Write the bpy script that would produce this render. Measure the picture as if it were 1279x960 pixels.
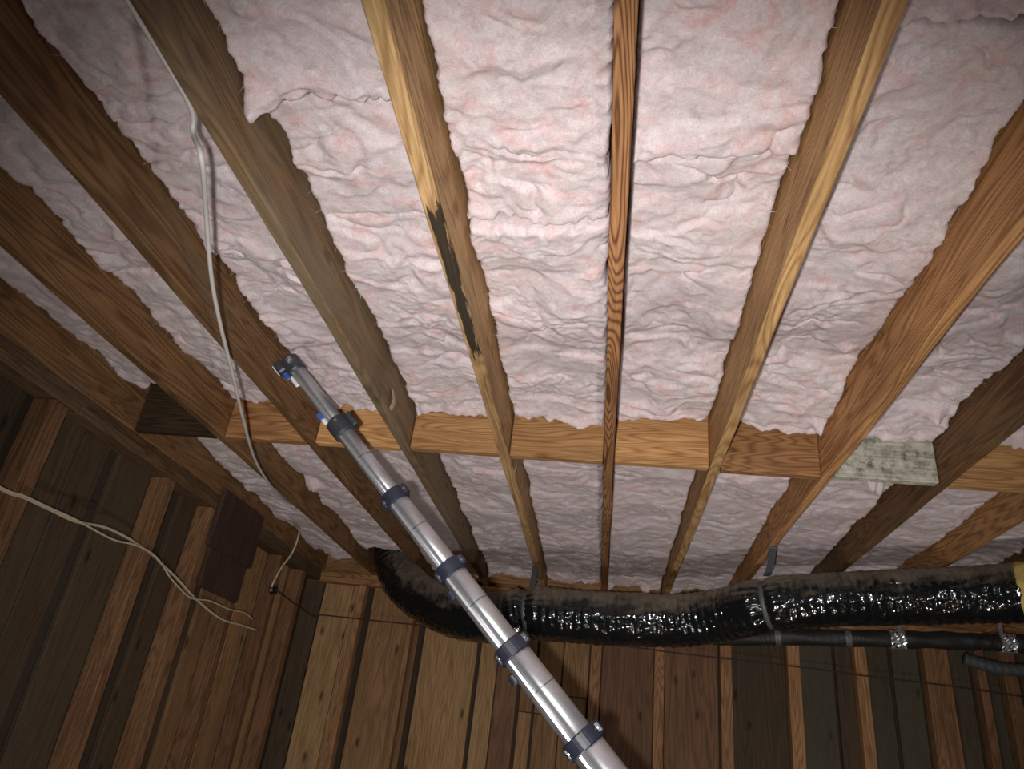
import bpy, bmesh, math, random
import numpy as np
from mathutils import Vector, Matrix

# ------------------------------------------------------------------ camera, light, exposure
for o in list(bpy.data.objects):
    bpy.data.objects.remove(o)
SC = bpy.context.scene
COL = SC.collection

FPX = 908.42
PITCH, YAW, ROLL = 0.474972, -0.161254, 0.126626
cam_d = bpy.data.cameras.new('camera')
cam_d.sensor_fit = 'HORIZONTAL'
cam_d.sensor_width = 36.0
cam_d.lens = FPX / 1279.0 * 36.0
cam_d.clip_start = 0.02
cam = bpy.data.objects.new('camera', cam_d)
COL.objects.link(cam)
_f = Vector((math.sin(YAW) * math.cos(PITCH), math.cos(YAW) * math.cos(PITCH), math.sin(PITCH)))
_r = Vector((math.cos(YAW), -math.sin(YAW), 0))
_u = _r.cross(_f)
_r2 = _r * math.cos(ROLL) + _u * math.sin(ROLL)
_u2 = -_r * math.sin(ROLL) + _u * math.cos(ROLL)
cam.matrix_world = Matrix(((_r2.x, _u2.x, -_f.x, 0), (_r2.y, _u2.y, -_f.y, 0), (_r2.z, _u2.z, -_f.z, 0), (0, 0, 0, 1)))
SC.camera = cam

world = bpy.data.worlds.new('world')
SC.world = world
world.use_nodes = True
world.node_tree.nodes['Background'].inputs[0].default_value = (0.9, 0.93, 1.0, 1)
world.node_tree.nodes['Background'].inputs[1].default_value = 0.16

# the hand-held torch beside the camera
fl = bpy.data.lights.new('torch', 'SPOT')
fl.energy = 255
fl.color = (1.0, 0.975, 0.95)
fl.spot_size = math.radians(97)
fl.spot_blend = 1.0
fl.shadow_soft_size = 0.02
flo = bpy.data.objects.new('torch', fl)
COL.objects.link(flo)
flo.location = (-0.07, -0.03, -0.05)
_t = _f + _r2 * ((705 - 639.5) / FPX) - _u2 * ((665 - 480) / FPX)
flo.rotation_euler = _t.to_track_quat('-Z', 'Y').to_euler()

# a small work lamp set down on the dirt floor
wk = bpy.data.lights.new('work_lamp', 'POINT')
wk.energy = 40
wk.color = (1.0, 0.97, 0.94)
wk.shadow_soft_size = 0.05
wko = bpy.data.objects.new('work_lamp', wk)
COL.objects.link(wko)
wko.location = (0.5, 2.3, -1.2)

SC.view_settings.view_transform = 'Standard'
SC.view_settings.look = 'None'
SC.view_settings.exposure = 0.0
SC.view_settings.gamma = 1.0
SC.view_settings.use_curve_mapping = False

# ------------------------------------------------------------------ dimensions
H = 1.0664          # underside of the joists above the lens
S = 0.4064          # joists at 16 inch centres
X0 = -0.0196
JW = 0.0381
JD = 0.286
FLOOR = -1.35
YB = 2.645          # front of blocking
YW = 5.10           # front of far wall framing
XL = -2.033         # front of side wall framing
rnd = random.Random(7)


# ------------------------------------------------------------------ helpers
def tag(o, label=None, cat=None, group=None, kind=None):
    if label: o['label'] = label
    if cat: o['category'] = cat
    if group: o['group'] = group
    if kind: o['kind'] = kind
    return o


def link(name, me, mat, parent=None, loc=(0, 0, 0), smooth=False):
    o = bpy.data.objects.new(name, me)
    COL.objects.link(o)
    if mat is not None and len(me.materials) == 0:
        me.materials.append(mat)
    if smooth:
        me.polygons.foreach_set('use_smooth', [True] * len(me.polygons))
    o.location = loc
    if parent is not None:
        o.parent = parent
    return o


def empty(name, loc=(0, 0, 0)):
    o = bpy.data.objects.new(name, None)
    COL.objects.link(o)
    o.location = loc
    o.empty_display_size = 0.05
    return o


def mesh_from(name, verts, faces):
    me = bpy.data.meshes.new(name)
    me.from_pydata([tuple(v) for v in verts], [], faces)
    me.update()
    return me


def box_mesh(name, sx, sy, sz, bev=0.003, segs=1):
    bm = bmesh.new()
    bmesh.ops.create_cube(bm, size=1)
    for v in bm.verts:
        v.co = Vector((v.co.x * sx, v.co.y * sy, v.co.z * sz))
    if bev > 0:
        bmesh.ops.bevel(bm, geom=list(bm.edges), offset=bev, segments=segs, affect='EDGES')
    me = bpy.data.meshes.new(name)
    bm.to_mesh(me)
    bm.free()
    return me


def box(name, x0, x1, y0, y1, z0, z1, mat, parent=None, bev=0.003):
    me = box_mesh(name, x1 - x0, y1 - y0, z1 - z0, bev)
    return link(name, me, mat, parent, ((x0 + x1) / 2, (y0 + y1) / 2, (z0 + z1) / 2))


def catmull(pts, n):
    P = [Vector(p) for p in pts]
    P = [P[0] * 2 - P[1]] + P + [P[-1] * 2 - P[-2]]
    out = []
    for i in range(1, len(P) - 2):
        for k in range(n):
            t = k / n
            a, b, c, d = P[i - 1], P[i], P[i + 1], P[i + 2]
            out.append(0.5 * ((2 * b) + (c - a) * t + (2 * a - 5 * b + 4 * c - d) * t * t + (3 * b - a - 3 * c + d) * t ** 3))
    out.append(P[-2])
    return out


def tube_mesh(name, path, rad, segs=8, caps=True, dispfn=None):
    """rad: number or list of radii; dispfn(i, angle, s) -> extra radius"""
    n = len(path)
    verts, faces = [], []
    ref = None
    s = 0.0
    for i, p in enumerate(path):
        t = (path[min(i + 1, n - 1)] - path[max(i - 1, 0)]).normalized()
        if ref is None:
            ref = Vector((0, 0, 1)) if abs(t.z) < 0.9 else Vector((0, 1, 0))
        b = t.cross(ref)
        if b.length < 1e-5: b = t.cross(Vector((1, 0, 0)))
        b.normalize()
        ref = b.cross(t).normalized()
        if i: s += (p - path[i - 1]).length
        r = rad[i] if hasattr(rad, '__len__') else rad
        for k in range(segs):
            a = 2 * math.pi * k / segs
            rr = r + (dispfn(i, a, s) if dispfn else 0)
            verts.append(p + (b * math.cos(a) + ref * math.sin(a)) * rr)
    for i in range(n - 1):
        for k in range(segs):
            k2 = (k + 1) % segs
            faces.append((i * segs + k, i * segs + k2, (i + 1) * segs + k2, (i + 1) * segs + k))
    if caps:
        faces.append(tuple(range(segs))[::-1])
        faces.append(tuple((n - 1) * segs + k for k in range(segs)))
    return mesh_from(name, verts, faces)


# vectorised gradient noise
_pr = np.random.RandomState(11)
_perm = _pr.permutation(512)
_perm = np.concatenate([_perm, _perm, _perm])
_ang = _pr.rand(512) * 2 * np.pi
_gx, _gy = np.cos(_ang), np.sin(_ang)


def noise2(x, y, seed=0):
    x = x + seed * 17.31
    y = y + seed * 9.17
    xi = np.floor(x).astype(int); yi = np.floor(y).astype(int)
    xf = x - xi; yf = y - yi
    u = xf * xf * xf * (xf * (xf * 6 - 15) + 10)
    v = yf * yf * yf * (yf * (yf * 6 - 15) + 10)
    def g(ix, iy, dx, dy):
        h = _perm[_perm[ix % 512] + (iy % 512)]
        return _gx[h] * dx + _gy[h] * dy
    a = g(xi, yi, xf, yf); b = g(xi + 1, yi, xf - 1, yf)
    c = g(xi, yi + 1, xf, yf - 1); d = g(xi + 1, yi + 1, xf - 1, yf - 1)
    return ((a * (1 - u) + b * u) * (1 - v) + (c * (1 - u) + d * u) * v) * 1.5


# ------------------------------------------------------------------ materials
class NT:
    def __init__(self, name):
        self.m = bpy.data.materials.new(name)
        self.m.use_nodes = True
        self.t = self.m.node_tree
        self.b = self.t.nodes['Principled BSDF']

    def n(self, typ, **kw):
        nd = self.t.nodes.new(typ)
        for k, v in kw.items():
            if k.startswith('i_'):
                nd.inputs[k[2:].replace('_', ' ')].default_value = v
            else:
                setattr(nd, k, v)
        return nd

    def l(self, a, b):
        self.t.links.new(a, b)

    def math(self, op, a, b=None):
        nd = self.n('ShaderNodeMath', operation=op)
        for i, x in enumerate((a, b)):
            if x is None: continue
            if isinstance(x, (int, float)): nd.inputs[i].default_value = x
            else: self.l(x, nd.inputs[i])
        return nd.outputs[0]

    def mix(self, fac, a, b, mode='MIX'):
        nd = self.n('ShaderNodeMix', data_type='RGBA', blend_type=mode)
        for i, x in ((0, fac), (6, a), (7, b)):
            if isinstance(x, (int, float)): nd.inputs[i].default_value = x
            elif isinstance(x, (tuple, list)): nd.inputs[i].default_value = (*x[:3], 1)
            else: self.l(x, nd.inputs[i])
        return nd.outputs[2]

    def ramp(self, fac, stops):
        nd = self.n('ShaderNodeValToRGB')
        els = nd.color_ramp.elements
        while len(els) < len(stops): els.new(0.5)
        for e, (p, c) in zip(els, stops):
            e.position = p
            e.color = (*c, 1) if len(c) == 3 else c
        self.l(fac, nd.inputs[0])
        return nd.outputs[0]

    def bump(self, height, strength, dist):
        nd = self.n('ShaderNodeBump')
        nd.inputs['Strength'].default_value = strength
        nd.inputs['Distance'].default_value = dist
        self.l(height, nd.inputs['Height'])
        self.l(nd.outputs[0], self.b.inputs['Normal'])


def srgb(r, g, b):
    f = lambda c: (c / 255 / 12.92) if c / 255 <= 0.04045 else ((c / 255 + 0.055) / 1.055) ** 2.4
    return (f(r), f(g), f(b))


def wood(name, light, dark, axis='Y', ring=46.0, contrast=0.75, grey=None, grey_amt=0.0, rough=0.75, knots=0.5, stain=None, wear=0.35):
    """sawn softwood; light/dark are the early and late wood colours; axis is the grain direction"""
    def soft(c):
        g = 0.3 * c[0] + 0.6 * c[1] + 0.1 * c[2]
        return tuple(x * 0.84 + g * 0.16 for x in c)
    light, dark = soft(light), soft(dark)
    w = NT(name)
    tc = w.n('ShaderNodeTexCoord')
    oi = w.n('ShaderNodeObjectInfo')
    off = w.n('ShaderNodeVectorMath', operation='SCALE')
    cmb = w.n('ShaderNodeCombineXYZ')
    w.l(oi.outputs['Random'], cmb.inputs[0]); w.l(oi.outputs['Random'], cmb.inputs[1]); w.l(oi.outputs['Random'], cmb.inputs[2])
    w.l(cmb.outputs[0], off.inputs[0]); off.inputs['Scale'].default_value = 37.0
    add = w.n('ShaderNodeVectorMath', operation='ADD')
    w.l(tc.outputs['Object'], add.inputs[0]); w.l(off.outputs[0], add.inputs[1])
    ax = 'XYZ'.index(axis)

    def stretched(across, along):
        sc = [across] * 3
        sc[ax] = along
        mp = w.n('ShaderNodeVectorMath', operation='MULTIPLY')
        w.l(add.outputs[0], mp.inputs[0]); mp.inputs[1].default_value = sc
        return mp.outputs[0]

    n1 = w.n('ShaderNodeTexNoise', i_Scale=1.0, i_Detail=2.0, i_Roughness=0.45)
    w.l(stretched(8.0, 0.7), n1.inputs['Vector'])
    s = w.math('SINE', w.math('MULTIPLY', n1.outputs[0], ring * 3.2))
    s = w.math('MULTIPLY', w.math('ADD', s, 1.0), 0.5)
    s = w.math('POWER', s, 2.2)
    n2 = w.n('ShaderNodeTexNoise', i_Scale=1.0, i_Detail=5.0, i_Roughness=0.65)
    w.l(stretched(140.0, 5.0), n2.inputs['Vector'])
    n3 = w.n('ShaderNodeTexNoise', i_Scale=1.0, i_Detail=4.0, i_Roughness=0.6)
    w.l(stretched(9.0, 2.2), n3.inputs['Vector'])
    col = w.mix(w.math('MULTIPLY', s, contrast), light, dark)
    fine = w.ramp(n2.outputs[0], [(0.32, (0.66, 0.63, 0.60)), (0.68, (1.15, 1.15, 1.15))])
    col = w.mix(1.0, col, fine, 'MULTIPLY')
    blot = w.ramp(n3.outputs[0], [(0.28, (0.62, 0.58, 0.52)), (0.68, (1.15, 1.15, 1.15))])
    col = w.mix(wear * 1.6 if wear < 0.6 else 1.0, col, blot, 'MULTIPLY')
    if grey is not None:
        n4 = w.n('ShaderNodeTexNoise', i_Scale=1.0, i_Detail=6.0, i_Roughness=0.7)
        w.l(stretched(6.0, 1.5), n4.inputs['Vector'])
        g = w.ramp(n4.outputs[0], [(max(0.02, 0.75 - grey_amt), (0, 0, 0)), (min(0.98, 0.98 - grey_amt * 0.6), (1, 1, 1))])
        col = w.mix(g, col, grey)
    if knots > 0:
        vo = w.n('ShaderNodeTexVoronoi', voronoi_dimensions='2D', i_Scale=1.0, i_Randomness=1.0)
        sk = w.n('ShaderNodeSeparateXYZ'); w.l(stretched(4.2, 1.7), sk.inputs[0])
        ck = w.n('ShaderNodeCombineXYZ')
        oth = [i for i in range(3) if i != ax]
        w.l(w.math('ADD', sk.outputs[oth[0]], sk.outputs[oth[1]]), ck.inputs[0]); w.l(sk.outputs[ax], ck.inputs[1])
        w.l(ck.outputs[0], vo.inputs['Vector'])
        kd = w.math('ADD', vo.outputs['Distance'], w.math('MULTIPLY', w.math('SUBTRACT', n2.outputs[0], 0.5), 0.05))
        k = w.ramp(kd, [(0.025, (1, 1, 1)), (0.075, (0, 0, 0))])
        col = w.mix(w.math('MULTIPLY', k, knots), col, [c * 0.28 for c in dark])
    # per-board tone
    tone = w.math('ADD', w.math('MULTIPLY', oi.outputs['Random'], 0.45), 0.76)
    tn = w.n('ShaderNodeCombineColor')
    for i in range(3): w.l(tone, tn.inputs[i])
    col = w.mix(1.0, col, tn.outputs[0], 'MULTIPLY')
    if stain is not None:
        # a black mould mark of its own shape: (centre along grain, half length, centre across x, half width)
        cy, hl, cx, hw = stain
        sep = w.n('ShaderNodeSeparateXYZ'); w.l(tc.outputs['Object'], sep.inputs[0])
        n5 = w.n('ShaderNodeTexNoise', i_Scale=1.0, i_Detail=6.0, i_Roughness=0.7)
        w.l(stretched(70.0, 9.0), n5.inputs['Vector'])
        dy = w.math('ABSOLUTE', w.math('DIVIDE', w.math('SUBTRACT', sep.outputs[ax], cy), hl))
        dx = w.math('ABSOLUTE', w.math('DIVIDE', w.math('SUBTRACT', sep.outputs[0], cx), hw))
        dz = w.math('DIVIDE', w.math('ADD', sep.outputs[2], JD / 2), 0.016)
        dd = w.math('MAXIMUM', w.math('MAXIMUM', dx, dz), w.math('POWER', dy, 2.0))
        m = w.math('SUBTRACT', w.math('ADD', 1.0, w.math('MULTIPLY', w.math('SUBTRACT', n5.outputs[0], 0.5), 2.2)), dd)
        m = w.ramp(m, [(0.0, (0, 0, 0)), (0.22, (1, 1, 1))])
        col = w.mix(w.math('MULTIPLY', m, 0.93), col, (0.012, 0.011, 0.010))
    w.l(col, w.b.inputs['Base Color'])
    w.b.inputs['Roughness'].default_value = rough
    w.b.inputs['Specular IOR Level'].default_value = 0.25
    hgt = w.math('ADD', w.math('MULTIPLY', s, -0.4), n2.outputs[0])
    w.bump(hgt, 0.45, 0.0025)
    return w.m


def plain(name, col, rough=0.5, metal=0.0, var=0.15, scale=30.0, bump=0.0, spec=0.5):
    w = NT(name)
    tc = w.n('ShaderNodeTexCoord')
    n = w.n('ShaderNodeTexNoise', i_Scale=scale, i_Detail=4.0)
    w.l(tc.outputs['Object'], n.inputs['Vector'])
    c = w.mix(n.outputs[0], [x * (1 - var) for x in col], [min(1, x * (1 + var)) for x in col])
    w.l(c, w.b.inputs['Base Color'])
    w.b.inputs['Roughness'].default_value = rough
    w.b.inputs['Metallic'].default_value = metal
    w.b.inputs['Specular IOR Level'].default_value = spec
    if bump: w.bump(n.outputs[0], bump, 0.004)
    return w.m


def make_batt_material():
    w = NT('pink_fiberglass')
    tc = w.n('ShaderNodeTexCoord')
    ge = w.n('ShaderNodeNewGeometry')
    oi = w.n('ShaderNodeObjectInfo')
    pos = ge.outputs['Position']
    big = w.n('ShaderNodeTexNoise', i_Scale=12.0, i_Detail=4.0, i_Roughness=0.6, i_Distortion=0.8)
    w.l(pos, big.inputs['Vector'])
    mid = w.n('ShaderNodeTexNoise', i_Scale=30.0, i_Detail=6.0, i_Roughness=0.68, i_Distortion=1.0)
    w.l(pos, mid.inputs['Vector'])
    col = w.ramp(big.outputs[0], [(0.28, srgb(200, 180, 184)), (0.44, srgb(220, 209, 210)), (0.57, srgb(222, 200, 199)), (0.72, srgb(226, 168, 160))])
    c2 = w.ramp(mid.outputs[0], [(0.30, srgb(188, 158, 164)), (0.46, srgb(214, 200, 202)), (0.66, srgb(234, 229, 229))])
    col = w.mix(0.45, col, c2)
    # fine fibres
    wrp = w.n('ShaderNodeTexNoise', i_Scale=14.0, i_Detail=2.0)
    w.l(pos, wrp.inputs['Vector'])
    av = w.n('ShaderNodeVectorMath', operation='MULTIPLY_ADD')
    w.l(wrp.outputs['Color'], av.inputs[0]); av.inputs[1].default_value = (0.12, 0.12, 0.12); w.l(pos, av.inputs[2])
    sc = w.n('ShaderNodeVectorMath', operation='MULTIPLY')
    w.l(av.outputs[0], sc.inputs[0]); sc.inputs[1].default_value = (110, 260, 260)
    fib = w.n('ShaderNodeTexNoise', i_Scale=1.0, i_Detail=4.0, i_Roughness=0.7)
    w.l(sc.outputs[0], fib.inputs['Vector'])
    f = w.ramp(fib.outputs[0], [(0.3, (0.80, 0.77, 0.78)), (0.65, (1.06, 1.06, 1.06))])
    col = w.mix(1.0, col, f, 'MULTIPLY')
    w.l(col, w.b.inputs['Base Color'])
    w.b.inputs['Roughness'].default_value = 0.95
    w.b.inputs['Specular IOR Level'].default_value = 0.08
    w.b.inputs['Sheen Weight'].default_value = 0.15
    w.b.inputs['Sheen Roughness'].default_value = 0.6
    w.b.inputs['Subsurface Weight'].default_value = 0.25
    w.b.inputs['Subsurface Radius'].default_value = (1.0, 0.6, 0.6)
    w.b.inputs['Subsurface Scale'].default_value = 0.008
    hh = w.math('ADD', w.math('MULTIPLY', mid.outputs[0], 1.6), w.math('MULTIPLY', fib.outputs[0], 0.9))
    w.bump(hh, 0.4, 0.010)
    return w.m


M = {}
M['batt'] = make_batt_material()
M['fibre'] = plain('glass_fibre', srgb(238, 222, 222), 0.8, var=0.05)
# joist woods
M['j_tan'] = wood('joist_yellow_tan', srgb(204, 158, 92), srgb(160, 108, 54), 'Y', 60, 0.75, grey=srgb(156, 136, 104), grey_amt=0.10)
M['j_stain'] = wood('joist_tan_black_stain', srgb(190, 150, 92), srgb(150, 106, 58), 'Y', 44, 0.7, grey=srgb(152, 136, 104), grey_amt=0.24, stain=(1.56 - 2.272, 0.34, 0.005, 0.017))
M['j_red'] = wood('joist_red_brown', srgb(172, 118, 66), srgb(104, 58, 26), 'Y', 84, 0.95)
M['j_orange'] = wood('joist_orange', srgb(190, 136, 74), srgb(146, 92, 42), 'Y', 40, 0.8)
M['j_brown'] = wood('joist_brown', srgb(136, 96, 52), srgb(94, 63, 32), 'Y', 40, 0.75, grey=srgb(120, 104, 82), grey_amt=0.22)
M['j_grey'] = wood('joist_grey_brown', srgb(140, 106, 66), srgb(96, 68, 40), 'Y', 44, 0.75, grey=srgb(122, 110, 90), grey_amt=0.42)
# blocks
M['b_orange'] = wood('block_orange', srgb(206, 152, 84), srgb(166, 108, 50), 'X', 74, 0.8, grey=srgb(170, 164, 130), grey_amt=0.12)
M['b_brown'] = wood('block_brown', srgb(178, 124, 66), srgb(128, 80, 38), 'X', 70, 0.8)
M['b_dark'] = wood('block_dark', srgb(70, 52, 32), srgb(44, 32, 20), 'X', 60, 0.8)  # much darker brown than the other blocks


def mould_block():
    w = NT('block_grey_mould')
    tc = w.n('ShaderNodeTexCoord')
    mp = w.n('ShaderNodeVectorMath', operation='MULTIPLY')
    w.l(tc.outputs['Object'], mp.inputs[0]); mp.inputs[1].default_value = (6, 20, 90)
    g = w.n('ShaderNodeTexNoise', i_Scale=1.0, i_Detail=3.0); w.l(mp.outputs[0], g.inputs['Vector'])
    n = w.n('ShaderNodeTexNoise', i_Scale=24.0, i_Detail=8.0, i_Roughness=0.7); w.l(tc.outputs['Object'], n.inputs['Vector'])
    col = w.ramp(n.outputs[0], [(0.34, srgb(84, 80, 68)), (0.43, srgb(150, 146, 132)), (0.58, srgb(194, 190, 178)), (0.75, srgb(174, 166, 146))])
    gg = w.ramp(g.outputs[0], [(0.35, (0.75, 0.75, 0.72)), (0.6, (1.08, 1.08, 1.05))])
    col = w.mix(1.0, col, gg, 'MULTIPLY')
    w.l(col, w.b.inputs['Base Color'])
    w.b.inputs['Roughness'].default_value = 0.85
    w.bump(n.outputs[0], 0.3, 0.003)
    return w.m


M['b_mould'] = mould_block()
# wall woods (grain vertical)
M['w_tan'] = wood('plank_tan', srgb(184, 142, 88), srgb(146, 106, 60), 'Z', 30, 0.6, grey=srgb(150, 124, 86), grey_amt=0.25, knots=0.9)
M['w_brown'] = wood('plank_brown', srgb(158, 116, 70), srgb(120, 84, 48), 'Z', 28, 0.6, grey=srgb(124, 100, 70), grey_amt=0.28, knots=0.9)
M['w_red'] = wood('plank_red_brown', srgb(134, 94, 62), srgb(100, 66, 42), 'Z', 28, 0.6, grey=srgb(106, 84, 66), grey_amt=0.25, knots=0.7)
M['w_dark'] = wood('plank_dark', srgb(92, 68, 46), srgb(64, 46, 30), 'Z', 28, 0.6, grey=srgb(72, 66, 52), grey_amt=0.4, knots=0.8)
M['w_green'] = wood('plank_grey_green', srgb(86, 70, 50), srgb(62, 48, 34), 'Z', 28, 0.6, grey=srgb(76, 72, 58), grey_amt=0.5, knots=0.6)
M['w_stud'] = wood('stud_tan', srgb(176, 126, 76), srgb(134, 90, 50), 'Z', 50, 0.75, knots=0.4)
M['w_studb'] = wood('stud_brown', srgb(140, 98, 60), srgb(104, 70, 40), 'Z', 50, 0.75, knots=0.4)
M['plateX'] = wood('plate_wood', srgb(168, 120, 68), srgb(122, 80, 42), 'X', 50, 0.75)
M['plateY'] = wood('plate_wood_dark', srgb(116, 84, 52), srgb(78, 54, 34), 'Y', 50, 0.75, grey=srgb(92, 84, 68), grey_amt=0.3)
M['deckwood'] = wood('deck_wood', srgb(110, 80, 50), srgb(76, 52, 32), 'X', 40, 0.7)
M['backing'] = plain('dark_sheathing', srgb(58, 44, 32), 0.9, var=0.3, scale=12)
M['patch'] = wood('patch_board_wood', srgb(74, 50, 40), srgb(54, 36, 28), 'Z', 30, 0.5, knots=0.2)

# ------------------------------------------------------------------ setting: floor, ceiling deck, walls


def floor_material():
    w = NT('dirt_floor')
    tc = w.n('ShaderNodeTexCoord')
    n = w.n('ShaderNodeTexNoise', i_Scale=6.0, i_Detail=8.0, i_Roughness=0.65); w.l(tc.outputs['Object'], n.inputs['Vector'])
    w.l(w.ramp(n.outputs[0], [(0.3, srgb(84, 70, 56)), (0.7, srgb(132, 114, 94))]), w.b.inputs['Base Color'])
    w.b.inputs['Roughness'].default_value = 0.95
    w.bump(n.outputs[0], 0.6, 0.03)
    return w.m


XR = 3.45
YBK = -1.2
tag(box('floor', XL - 0.2, XR + 0.1, YBK, YW + 0.15, FLOOR - 0.1, FLOOR, floor_material(), bev=0), kind='structure')
ceil = tag(box('ceiling', XL - 0.2, XR + 0.1, YBK, YW + 0.15, H + JD + 0.022, H + JD + 0.05, M['backing'], bev=0), kind='structure')
y = YBK + 0.01
while y < YW - 0.05:      # deck boards laid across the joists
    wdt = 0.185
    box('deck_board', XL - 0.1, XR, y, y + wdt, H + JD + 0.001, H + JD + 0.021, M['deckwood'], ceil, 0.002)
    ceil.children[-1].matrix_parent_inverse = ceil.matrix_world.inverted() if False else Matrix.Translation(-ceil.location)
    y += wdt + 0.004


def adopt(o, parent):
    """parent without moving: the parent only has a location"""
    o.parent = parent
    o.matrix_parent_inverse = Matrix.Translation(-parent.location)
    return o


PLT = H - 0.076
# --- far wall
wf = tag(box('wall_far', XL - 0.12, XR + 0.1, YW + 0.10, YW + 0.14, FLOOR, H + JD, M['backing'], bev=0), kind='structure')
FAR = [  # x0, x1, kind, material
    (-2.166, -2.019, 'p', 'w_dark'), (-2.013, -1.800, 'p', 'w_tan'), (-1.797, -1.742, 'p', 'w_tan'), (-1.738, -1.689, 's', 'w_stud'),
    (-1.640, -1.345, 'p', 'w_brown'), (-1.343, -1.306, 's', 'w_stud'), (-1.306, -1.269, 'p', 'w_brown'), (-1.227, -0.848, 'p', 'w_tan'),
    (-0.822, -0.700, 'p', 'w_tan'), (-0.695, -0.548, 'p', 'w_red'), (-0.528, -0.440, 'pj', 'w_brown'), (-0.425, -0.262, 'pj', 'w_brown'),
    (-0.258, -0.086, 'pk', 'w_brown'), (-0.078, -0.009, 's', 'w_stud'), (-0.002, 0.335, 'p', 'w_red'), (0.335, 0.399, 's', 'w_stud'),
    (0.407, 0.745, 'p', 'w_red'), (0.752, 0.825, 's', 'w_stud'), (0.830, 1.168, 'p', 'w_dark'), (1.172, 1.250, 's', 'w_stud'),
    (1.262, 1.466, 'p', 'w_green'), (1.480, 1.584, 'p', 'w_dark'), (1.588, 1.659, 's', 'w_stud'), (1.675, 1.808, 'p', 'w_green'),
    (1.830, 1.990, 'p', 'w_green'), (2.003, 2.150, 's', 'w_studb'), (2.165, 2.290, 'p', 'w_green'), (2.310, 2.360, 's', 'w_studb'),
    (2.368, 2.455, 'p', 'w_green'), (2.460, 2.540, 's', 'w_studb'), (2.550, 2.780, 'p', 'w_dark'), (2.790, 2.850, 's', 'w_studb'),
    (2.860, 3.180, 'p', 'w_green'), (3.190, 3.250, 's', 'w_studb'), (3.258, 3.44, 'p', 'w_dark')]
for x0, x1, kd, mt in FAR:
    if kd[0] == 's':
        adopt(box('stud', x0, x1, YW, YW + 0.086, FLOOR, PLT - 0.001, M[mt], bev=0.004), wf)
    else:
        yf = YW + 0.066 + rnd.uniform(-0.006, 0.008)
        sp = {'pj': [0.295], 'pk': [0.42]}.get(kd[1:] and kd or '', [])
        zs = [FLOOR] + sp + [PLT + 0.06]
        for a, b in zip(zs[:-1], zs[1:]):
            adopt(box('plank', x0 + 0.001, x1 - 0.001, yf + rnd.uniform(0, 0.004), YW + 0.099, a + 0.002, b - 0.002, M[mt], bev=0.003), wf)
adopt(box('top_plate', XL - 0.1, XR, YW - 0.004, YW + 0.085, PLT, PLT + 0.0375, M['plateX'], bev=0.003), wf)
adopt(box('top_plate', XL - 0.1, XR, YW, YW + 0.085, PLT + 0.0385, H - 0.001, M['plateX'], bev=0.003), wf)
adopt(box('rim_joist', XL - 0.1, XR, YW + 0.045, YW + 0.083, H, H + JD, M['plateX'], bev=0.003), wf)

# --- side wall (left)
wl = tag(box('wall_left', XL - 0.16, XL - 0.125, YBK, YW + 0.10, FLOOR, H + JD, M['backing'], bev=0), kind='structure')
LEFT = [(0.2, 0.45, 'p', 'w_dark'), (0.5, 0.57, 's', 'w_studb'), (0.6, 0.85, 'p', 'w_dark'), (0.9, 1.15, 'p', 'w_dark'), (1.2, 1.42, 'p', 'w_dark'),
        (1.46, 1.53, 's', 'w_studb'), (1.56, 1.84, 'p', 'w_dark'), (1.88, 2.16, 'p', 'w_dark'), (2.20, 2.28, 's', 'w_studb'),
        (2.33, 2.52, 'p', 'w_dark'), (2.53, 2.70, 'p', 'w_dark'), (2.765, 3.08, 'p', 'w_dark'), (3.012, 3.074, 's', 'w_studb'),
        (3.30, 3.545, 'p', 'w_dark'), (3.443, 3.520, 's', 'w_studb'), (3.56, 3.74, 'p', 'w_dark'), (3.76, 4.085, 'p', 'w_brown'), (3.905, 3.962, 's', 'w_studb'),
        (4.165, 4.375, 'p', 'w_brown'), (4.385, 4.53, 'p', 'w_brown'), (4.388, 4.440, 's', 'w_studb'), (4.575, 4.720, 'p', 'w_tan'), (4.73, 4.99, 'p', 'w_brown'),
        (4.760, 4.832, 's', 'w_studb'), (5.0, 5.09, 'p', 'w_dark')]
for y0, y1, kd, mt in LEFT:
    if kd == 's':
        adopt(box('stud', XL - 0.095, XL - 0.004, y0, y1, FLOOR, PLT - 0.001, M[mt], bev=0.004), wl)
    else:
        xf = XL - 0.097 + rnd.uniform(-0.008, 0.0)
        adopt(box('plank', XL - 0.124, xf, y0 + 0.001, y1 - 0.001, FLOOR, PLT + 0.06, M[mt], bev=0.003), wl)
for ya, yb in ((YBK, 2.325), (2.335, 3.46), (3.47, YW - 0.006)):
    adopt(box('top_plate', XL - 0.10, XL, ya, yb, PLT, PLT + 0.0375, M['plateY'], bev=0.003), wl)
adopt(box('top_plate', XL - 0.10, XL - 0.003, YBK, YW - 0.006, PLT + 0.0385, H - 0.001, M['plateY'], bev=0.003), wl)
# dark patch boards nailed over the top of the wall
adopt(box('patch_board', XL + 0.001, XL + 0.022, 3.50, 3.93, 0.60, 0.80, M['patch'], bev=0.003), wl)
adopt(box('patch_board', XL + 0.001, XL + 0.028, 3.47, 3.97, 0.80, 1.10, M['patch'], bev=0.003), wl)

# --- right wall, out of view
wr = tag(box('wall_right', XR + 0.06, XR + 0.10, YBK, YW + 0.10, FLOOR, H + JD, M['backing'], bev=0), kind='structure')
y = YBK + 0.05
while y < YW - 0.1:
    adopt(box('plank', XR + 0.03, XR + 0.059, y, y + 0.28, FLOOR, H - 0.08, M['w_dark'], bev=0.003), wr)
    y += 0.29

# ------------------------------------------------------------------ floor joists
ORD = ['first', 'second', 'third', 'fourth', 'fifth', 'sixth', 'seventh', 'eighth', 'ninth', 'tenth', 'eleventh', 'twelfth', 'thirteenth', 'fourteenth']


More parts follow.
